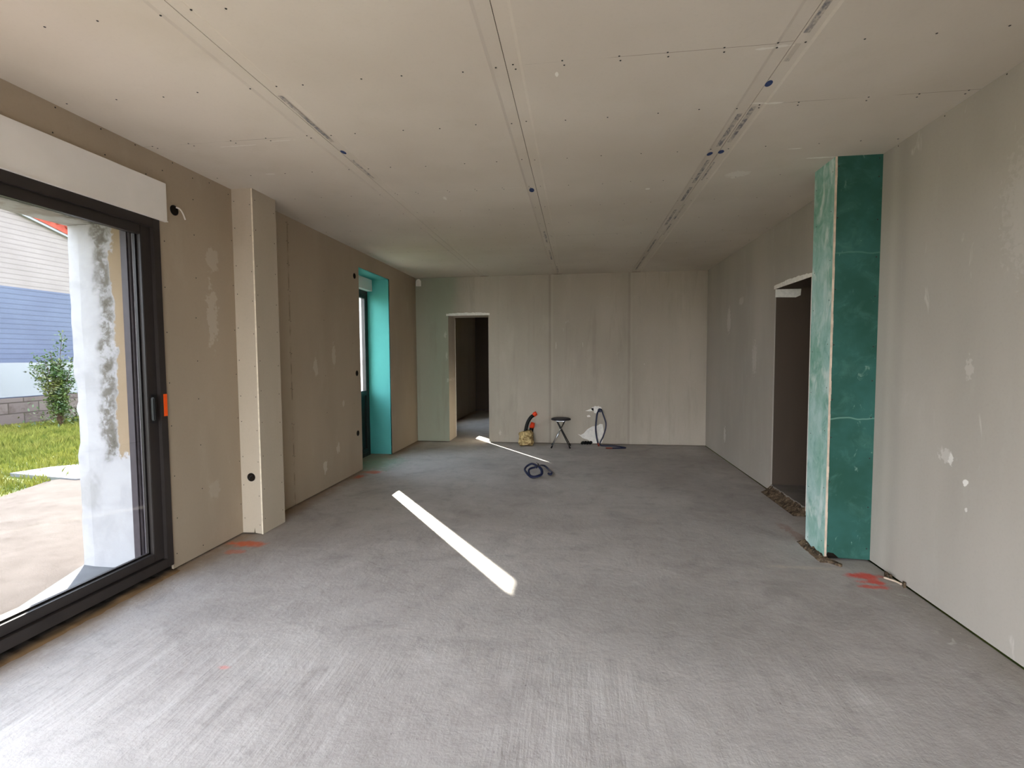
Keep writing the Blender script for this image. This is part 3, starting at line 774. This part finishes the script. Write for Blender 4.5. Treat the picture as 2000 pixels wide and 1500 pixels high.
for a, c in zip(zz, zz[1:]):
    b.box(gx+.0003, gx+T+.002+.003*nz(a, 1, 9), gy0-.0012, gy0, a, c)
b.build('side_panel', [M['green_side'], M['gypsum_pink']], cR)
b = MB(); b.box(gx+T, XR, gy1-T, gy1, .02, H); b.build('rear_panel', M['green_side'], cR)
b = MB(); b.box(gx+T+.02, XR, gy0+T+.025, gy1-T-.02, 0, H-.01); b.build('shade_block', M['dark_gap'], cR)  # added dark block, stands for the shade behind the notch
for z in (2.724, 2.605, 2.325, 2.079, 1.818, 1.481, 1.25, 1.0, .72, .38, .09): screw(cR, (1.977, gy0, z), ROT['-y'], 1.15)
for z in (2.686, 2.346, 1.869, 1.495, 1.12, .86, .55, .1): screw(cR, (1.728, gy0, z), ROT['-y'], 1.15)
for z, dy in ((2.66, .03), (2.4, .04), (2.07, .035), (1.8, .03), (1.5, .035), (1.2, .03), (.9, .04), (.5, .03), (.12, .04)):
    screw(cR, (gx, gy0+dy, z), ROT['-x'], .9); screw(cR, (gx, gy1-dy, z-.05), ROT['-x'], .9)
# rubble at the base of the green column, threshold and right wall
rough_strip('trim_3', 1.655, 1.735, 3.60, 3.99, lambda t, x, y: max(-.008, (.030*math.sin(math.pi*min(1, t*.8))+.018*nz(x, y, 25)) * min(1, 3*(y-3.58)/.2, 3*(4.02-y)/.2)), 8, 40, 'rubble', kind='structure')
rough_strip('trim_4', 1.90, 2.005, DR[0]+.0, DR[1]-.0, lambda t, x, y: .072*t**1.3+.012*nz(x, y, 22)*(1-t)*4*t+.01*nz(x, y, 60)*t, 10, 80, 'rubble', kind='structure')
b = MB()
b.prism([(1.70, 3.61), (1.73, 3.575), (1.755, 3.535), (1.77, 3.545), (1.75, 3.60), (1.72, 3.63)], 'z', .0, .018)
tag(b.build('rubble_shard', M['rubble'], origin=(1.74, 3.56, 0)), 'dark splinter of broken screed at the foot of the green column', 'rubble')
rb = empty('plaster_fragment', (1.95, 3.33, 0), 'small crumbled white plaster fragment on the floor against the right wall', 'rubble')
b = MB(); b.tube(spline([(1.935, 3.375, .010), (1.945, 3.345, .014), (1.968, 3.315, .014), (1.985, 3.285, .010)], 5), [.006+.004*abs(nz(i, 1, .9)) for i in range(16)], 8); b.build('fragment_body', M['gypsum_pink'], rb)
b = MB()
for p, s_ in (((1.955, 3.40, .02), .02), ((1.97, 3.38, .015), .016), ((1.985, 3.27, .018), .016)):
    b = MB(); b.prism([(p[0]-s_*.6, p[1]-s_), (p[0]+s_*.5, p[1]-s_*.6), (p[0]+s_*.2, p[1]+s_)], 'z', 0, p[2]+s_); b.build('dark_crumb', M['rubble'], rb)

# ------------------------------------------------------------------ flush electrical boxes
def elec(loc, ax, label, cable=0, rim='dark_gap'):
    o = empty('electrical_box', loc, label, 'electrical box', 'round electrical boxes cut into the boards')
    A = Vector(ax)
    b = MB(); b.ring(loc, ax, .034, .029, .003); b.build('rim', M['black_plastic'], o)
    b = MB(); b.disc(Vector(loc), ax, .029, .0012, 28); b.build('painted_hole', M['dark_gap'], o)  # flat dark disc painted in place of the shaded hole
    return o
o = elec((XL, 3.082, 2.424), (1, 0, 0), 'round black electrical box with a white cable beside the shutter box')
b = MB(); b.tube(spline([(XL+.002, 3.098, 2.448), (XL+.02, 3.108, 2.44), (XL+.03, 3.122, 2.415), (XL+.032, 3.14, 2.375)], 6), .005, 8); b.build('cable', M['white_plastic'], o)
elec((XL, 5.811, 2.42), (1, 0, 0), 'topmost black electrical box left of the teal window reveal')
elec((XL, 5.821, 1.236), (1, 0, 0), 'middle black electrical box left of the teal window reveal, at mid height')
elec((XL, 5.812, .494), (1, 0, 0), 'lowest black electrical box left of the teal window reveal')
o = elec((-2.609, cy0, .469), (0, -1, 0), 'round black electrical box low on the front of the beige column')
b = MB(); b.tube(spline([(-2.625, cy0-.002, .455), (-2.61, cy0-.012, .47), (-2.597, cy0-.006, .485)], 5), .004, 6); b.build('cable', M['frame_black'], o)

# ------------------------------------------------------------------ folding stool
def stool():
    c = Vector((-.262, 7.80, 0))
    o = empty('folding_stool', c, 'small round folding stool with dark seat and crossed metal legs by the far wall', 'stool')
    zs_ = .435
    b = MB(); b.disc(c+Vector((0, 0, zs_)), (0, 0, 1), .148, .006, 32, .155); b.disc(c+Vector((0, 0, zs_+.006)), (0, 0, 1), .155, .014, 32, .152); b.disc(c+Vector((0, 0, zs_+.02)), (0, 0, 1), .152, .008, 32, .135)
    b.build('seat', M['stool_seat'], o)
    for ya in (-.06, .045):
        b = MB(); b.box(c.x-.075, c.x+.075, c.y+ya, c.y+ya+.015, zs_-.022, zs_-.002, .003); b.build('seat_bracket', M['steel'], o)
    for sgn, mat, yo in ((1, 'steel', .058), (-1, 'stool_dark', .046)):
        for sy in (-1, 1):
            top = c+Vector((sgn*.065, sy*yo*1.1, zs_-.012)); bot = c+Vector((-sgn*.145, sy*(yo+.075), .012))
            b = MB(); b.tube([top, top.lerp(bot, .5), bot], .0085, 12); lg = b.build('leg', M[mat], o)
            b = MB(); b.tube([bot+(top-bot).normalized()*.03, bot-(top-bot).normalized()*.006], .0115, 12); b.build('rubber_foot', M['black_plastic'], lg)
        b = MB(); zc = .06; t_ = (zs_-.012-zc)/(zs_-.024)
        xx = c.x+sgn*.065-sgn*.21*t_
        yy = yo+.075*t_
        b.tube([(xx, c.y-yy, zc), (xx, c.y+yy, zc)], .006, 10); b.build('stretcher', M[mat], o)
    b = MB(); zc = .30; b.tube([(c.x-.004, c.y-.085, zc), (c.x-.004, c.y+.085, zc)], .005, 8); b.build('pivot', M['steel'], o)
stool()

# ------------------------------------------------------------------ sack and conduits
def lump(name, c, r, mat, seed, parent=None, flat=.0, sub=4, amp=.22, sc=9):
    bm = bmesh.new(); bmesh.ops.create_icosphere(bm, subdivisions=sub, radius=1)
    for v in bm.verts:
        n = v.co.normalized(); q = Vector((abs(n.x)**.7*math.copysign(1, n.x), abs(n.y)**.7*math.copysign(1, n.y), abs(n.z)**.75*math.copysign(1, n.z)))
        k = 1+amp*mnoise.noise(n*1.6+Vector((seed, 0, 0)))+amp*.6*abs(mnoise.noise(n*sc*.45+Vector((0, seed, 0))))
        v.co = Vector((q.x*r[0]*k, q.y*r[1]*k, max(-r[2], q.z*r[2]*k)))+Vector((0, 0, r[2]))
        v.co += Vector(c)
    b = MB(); b.bm.free(); b.bm = bm
    for f in bm.faces: f.smooth = True
    return b.build(name, M[mat], parent, origin=None if parent else c)
sk = lump('crumpled_sack', (-.83, 7.93, 0), (.125, .12, .115), 'sack', 3, amp=.3, sc=14)
tag(sk, 'crumpled tan sack standing on the floor against the far wall right of the doorway', 'sack')
co = empty('conduit_tube', (-.83, 7.96, .2), 'thick black corrugated conduit tube with an orange end, arching out of the tan sack', 'conduit')
p = spline([(-.84, 7.96, .14), (-.83, 7.96, .26), (-.80, 7.97, .37), (-.75, 7.98, .45), (-.70, 7.99, .485)], 9)
b = MB(); b.tube(p, .030, 14, ridge=.88); b.build('tube', M['black_plastic'], co)
b = MB(); b.tube([(-.71, 7.987, .478), (-.685, 7.992, .502), (-.66, 7.997, .515)], [.034, .036, .034], 14); b.build('end_cap', M['orange_plastic'], co)
co = empty('conduit_tube', (-.75, 8.02, .2), 'shorter black conduit tube with orange cap leaning on the far wall behind the sack', 'conduit')
p = spline([(-.77, 8.02, .12), (-.755, 8.03, .2), (-.745, 8.045, .27)], 7)
b = MB(); b.tube(p, .036, 14, ridge=.9); b.build('tube', M['black_plastic'], co)
b = MB(); b.tube([(-.745, 8.045, .265), (-.735, 8.05, .31), (-.722, 8.055, .355)], [.038, .04, .03], 14); b.build('end_cap', M['orange_plastic'], co)

# ------------------------------------------------------------------ hanging hose at the far wall
hz = .545
ho = empty('blue_hose', (.33, 8.09, 0), 'dark blue hose hanging in a loop from a hole low in the far wall', 'hose')
p = spline([(.345, YB-.005, hz+.01), (.34, 8.06, hz+.02), (.31, 8.02, hz-.03), (.295, 8.0, .42), (.285, 7.99, .28), (.30, 7.98, .14), (.325, 7.96, .035), (.33, 7.93, .014)], 8)
b = MB(); b.tube(p, .0135, 12); b.build('hose_run', M['blue_hose'], ho)
p = spline([(.36, YB-.005, hz+.015), (.375, 8.06, hz+.03), (.40, 8.03, hz-.04), (.43, 8.02, .42), (.445, 8.01, .36), (.44, 8.0, .28), (.40, 7.98, .15), (.355, 7.97, .06), (.36, 7.95, .018), (.43, 7.94, .013), (.58, 7.93, .013), (.68, 7.86, .013), (.735, 7.79, .013), (.66, 7.76, .012), (.53, 7.74, .012)], 8)
b = MB(); b.tube(p, .0105, 12); b.build('hose_run', M['blue_hose'], ho)
b = MB(); b.tube([(.53, 7.74, .012), (.43, 7.745, .012)], [.009, .011], 10); b.build('nozzle', M['copper'], ho)
b = MB(); b.tube([(.32, 7.955, .045), (.332, 7.92, .014)], .015, 10); b.build('hose_end', M['copper'], ho)
b = MB(); b.disc((.352, YB-.002, hz+.01), (0, -1, 0), .035, .03, 20, .028); b.build('wall_sleeve', M['blue_hose'], ho)
def patch(poly, seed, th=.004):
    b = MB(); b.prism(poly, 'y', YB-th, YB); return b.build('filler_patch', M['filler'], wall_far)
rr = random.Random(3)
def jagged(cx_, cz_, rx, rz, n=22, j=.28, s=1):
    r_ = random.Random(s); return [(cx_+rx*math.cos(2*math.pi*k/n)*(1+r_.uniform(-j, j)), cz_+rz*math.sin(2*math.pi*k/n)*(1+r_.uniform(-j, j))) for k in range(n)]
patch(jagged(.30, .575, .075, .055, s=5), 1)
patch([(.12, .545), (.2, .575), (.25, .6), (.26, .55), (.19, .54)], 1)
patch(jagged(.175, .46, .03, .018, s=8), 1)
patch([(.0, .165), (.05, .15), (.10, .18), (.16, .25), (.24, .295), (.30, .30), (.36, .335), (.40, .33), (.42, .20), (.405, .08), (.39, .02), (.22, .018), (.17, .07), (.08, .10), (.04, .135)], 1)
for x, y, l in ((.10, 8.04, 'left one of two small black couplings under the large white patch'), (.185, 8.05, 'right one of two small black couplings under the large white patch')):
    b = MB(); b.tube(spline([(x-.035, y, .024), (x-.015, y-.02, .045), (x+.015, y, .03), (x+.035, y-.01, .055)], 5), .021, 10)
    tag(b.build('black_coupling', M['black_plastic'], origin=(x, y, 0)), l, 'pipe fitting', 'black couplings by the far wall')

# ------------------------------------------------------------------ coiled hose on the floor
cxx, cyy = -.52, 5.74
cc = [(470, 1030), (430, 1016), (380, 1014), (320, 1040), (300, 1095), (330, 1150), (390, 1192), (450, 1203), (512, 1186), (540, 1140), (528, 1085), (480, 1056), (420, 1056), (370, 1082), (356, 1120), (375, 1165), (430, 1196), (490, 1190), (528, 1150), (522, 1100), (478, 1050), (455, 1040), (480, 1034), (540, 1046), (600, 1078), (640, 1115), (660, 1142), (645, 1158), (612, 1152)]
pts = []
for k, (u, v) in enumerate(cc):
    h = max(0, 1205-v)*.00088
    f_ = .8 if k < 22 else .12        # the coil leans up, the free end lies low
    z_ = h*f_/(1+.24*.9)
    y_ = (h-z_)/.24 if k >= 22 else z_*.9+(h-z_*1.216)/.24*.5
    pts.append((cxx+(u-420)*.00088, cyy+y_+.012*math.sin(k*.7), .0135+z_+.006*(k % 3)))
ch = empty('coiled_hose', (cxx, cyy, 0), 'dark blue hose coiled up and tied, lying alone on the concrete floor', 'hose')
b = MB(); b.tube(spline(pts, 6), .0125, 12); b.build('coil', M['blue_hose'], ch)
b = MB()
tp = Vector(pts[20])
b.tube(spline([tp+Vector((-.02, -.02, -.02)), tp+Vector((-.005, -.028, .0)), tp+Vector((.0, -.005, .03)), tp+Vector((.0, .03, .02)), tp+Vector((.005, .03, -.015))], 4), .006, 8)
b.tube([tp+Vector((0, 0, .025)), tp+Vector((-.02, -.01, .05))], .003, 6)
b.build('tie', M['stool_dark'], ch)

# ------------------------------------------------------------------ outdoors
b = MB(); b.box(-60, 40, -40, 60, -.6, -.045)
tag(b.build('ground', M['lawn']), kind='structure')
b = MB(); pol = [(-5.6, -30), (-5.7, 2.0), (-5.95, 4.2), (-6.15, 4.8), (-6.25, 5.1), (-6.0, 5.35), (-5.7, 5.6), (-5.4, 6.2), (-5.2, 8.0), (XO, 8.0), (XO, 3.0), (-2.85, 3.0), (-2.85, -1.8), (XO, -1.8), (XO, -30)]
b.prism(pol, 'z', -.3, -.015)
b.box(XO, 12, -30, YN-.3, -.3, -.015)
tag(b.build('terrace', M['terrace']), kind='structure')
b = MB(); b.prism([(XO-.01, 2.98), (-3.18, 2.35), (-3.02, 1.9), (-3.0, D1[0]), (-2.76, D1[0]), (-2.76, 2.98)], 'z', -.02, .0)
tag(b.build('trim_5', M['sill'], None), kind='structure')
# grass
import array
random.seed(21)
b = MB()
def blade(x, y, h, z0=-.045):
    a = random.uniform(0, 6.283); dx, dy = math.cos(a)*.006, math.sin(a)*.006; lx, ly = random.uniform(-.5, .5)*h, random.uniform(-.5, .5)*h
    b.face([(x-dx, y-dy, z0), (x+dx, y+dy, z0), (x+lx*.5+dx*.6, y+ly*.5+dy*.6, z0+h*.65), (x+lx, y+ly, z0+h)])
cnt = 0
while cnt < 26000:
    x = random.uniform(-12.3, -5.5); y = random.uniform(3.8, 11.2)
    q = y/(-x)
    if not (.68 < q < .98): continue
    # outside terrace and slab
    if x > -6.2 and y < 5.2 and x > -5.7-.13*(y-1): continue
    if x > -6.15+ .75*max(0, y-5.1): continue
    if -7.1 < x < -5.9 and 5.1 < y < 5.75 and random.random() < .93: continue
    h = random.uniform(.03, .09) if y/(-x) > 0 else .05
    if mnoise.noise(Vector((x*1.3, y*1.3, 0))) > .2: h *= 1.4
    blade(x, y, h); cnt += 1
tag(b.build('grass', M['blade']), 'bright green lawn grass growing beyond the terrace', 'grass', kind='stuff')
b = MB(); b.prism([(-7.1, 5.32), (-6.95, 5.7), (-6.6, 6.0), (-5.9, 5.95), (-5.6, 5.55), (-5.95, 5.15), (-6.35, 5.2)], 'z', -.045, .0)
tag(b.build('stone_slab', M['white_slab'], origin=(-6.5, 5.5, -.045)), 'flat white slab lying between the lawn and the terrace', 'slab')
# low block wall with white fence panels
b = MB(); b.box(-12.55, -12.35, -10, 30, -.05, .575)
tag(b.build('garden_wall', M['lowwall'], origin=(-12.45, 10, -.05)), 'low grey block garden wall behind the lawn under the white fence', 'wall')
fe = empty('fence', (-12.45, 10, .58), 'white panel fence standing on the low garden wall', 'fence')
for y in range(-10, 30, 2):
    b = MB(); b.box(-12.47, -12.44, y+.27, y+2.17, .60, 1.36); b.build('fence_panel', M['fence_white'], fe)
    b = MB(); b.box(-12.49, -12.42, y+.18, y+.27, .58, 1.37); b.build('fence_post', M['fence_white'], fe)
# house
hs = empty('house', (-13.5, 10, 0), 'neighbouring house with blue and beige lap siding and a red tiled roof beyond the fence', 'house')
zb = 1.425+(2.597-1.425)*1.5
b = MB(); b.box(-20, -13.5, 0, 16, -.05, zb); b.build('lower_wall', M['siding_blue'], hs)
# gable rake passes y=10.85 z=5.29 (x=-13.5) sloping down to +y
def rz_(y): return 4.90-.266*(y-10.85)
b = MB(); b.prism([(0, zb), (16, zb), (16, rz_(16)), (8.6, rz_(8.6)), (0, rz_(8.6)-.2*8.6)], 'x', -20, -13.5); b.build('upper_wall', M['siding_beige'], hs)
b = MB(); b.prism([(8.6, rz_(8.6)), (16.6, rz_(16.6)), (16.6, rz_(16.6)+.07), (8.6, rz_(8.6)+.07)], 'x', -13.5, -13.42)
b.prism([(8.6, rz_(8.6)), (-.6, rz_(8.6)-.2*9.2), (-.6, rz_(8.6)-.2*9.2+.07), (8.6, rz_(8.6)+.07)], 'x', -13.5, -13.42); b.build('fascia', M['fence_white'], hs)
b = MB(); b.prism([(8.6, rz_(8.6)+.06), (16.7, rz_(16.7)+.06), (16.7, rz_(16.7)+.26), (8.6, rz_(8.6)+.26)], 'x', -20.3, -13.40)
b.prism([(8.6, rz_(8.6)+.06), (-.7, rz_(8.6)-.2*9.3+.06), (-.7, rz_(8.6)-.2*9.3+.26), (8.6, rz_(8.6)+.26)], 'x', -20.3, -13.40)
for i in range(31):
    y = 8.7+i*.25; b.tube([(-13.45, y, rz_(y)+.27), (-13.40, y+.02, rz_(y)+.265), (-13.36, y+.03, rz_(y)+.26)], .07, 8)
b.build('roof', M['roof_red'], hs)
# shrub
def shrub():
    base = Vector((-11.35, 9.55, -.04)); o = empty('shrub', base, 'glossy leaved green shrub growing in front of the low garden wall', 'shrub')
    rnd = random.Random(9); st = MB(); lf = MB(); tips = []
    for i in range(15):
        a = rnd.uniform(0, 6.283); spread = rnd.uniform(.12, .62); hgt = rnd.uniform(1.0, 1.75) - .25*spread
        if i == 0: a, spread, hgt = .2, .12, 1.98
        top = base+Vector((math.cos(a)*spread, math.sin(a)*spread, hgt)); mid = base.lerp(top, .5)+Vector((-math.cos(a)*.04, -math.sin(a)*.04, .08))
        p_ = spline([base+Vector((math.cos(a)*.03, math.sin(a)*.03, 0)), mid, top], 8)
        st.tube(p_, [.013-.0006*k for k in range(len(p_))], 6)
        tips.append(p_)
    for p_ in tips:
        for q in p_[3:]:
            for _ in range(16):
                c = q+Vector((rnd.gauss(0, .065), rnd.gauss(0, .065), rnd.gauss(0, .05)))
                dr = Vector((rnd.gauss(0, 1), rnd.gauss(0, 1), rnd.uniform(-.1, 1.3))).normalized(); sd = dr.cross(Vector((rnd.gauss(0, 1), rnd.gauss(0, 1), rnd.gauss(0, 1)))).normalized()
                L_ = rnd.uniform(.05, .085); w__ = L_*.24
                lf.face([c, c+dr*L_*.45+sd*w__, c+dr*L_, c+dr*L_*.45-sd*w__])
    for _ in range(500):   # leaves low against the wall
        c = base+Vector((rnd.gauss(0, .35), rnd.gauss(.25, .4), abs(rnd.gauss(0, .22))))
        dr = Vector((rnd.gauss(0, 1), rnd.gauss(0, 1), rnd.uniform(0, 1.2))).normalized(); sd = dr.cross(Vector((0, 0, 1))).normalized()
        L_ = rnd.uniform(.06, .11); lf.face([c, c+dr*L_*.45+sd*.018, c+dr*L_, c+dr*L_*.45-sd*.018])
    st.build('stems', M['bark'], o); lf.build('foliage', M['leaf'], o)
shrub()
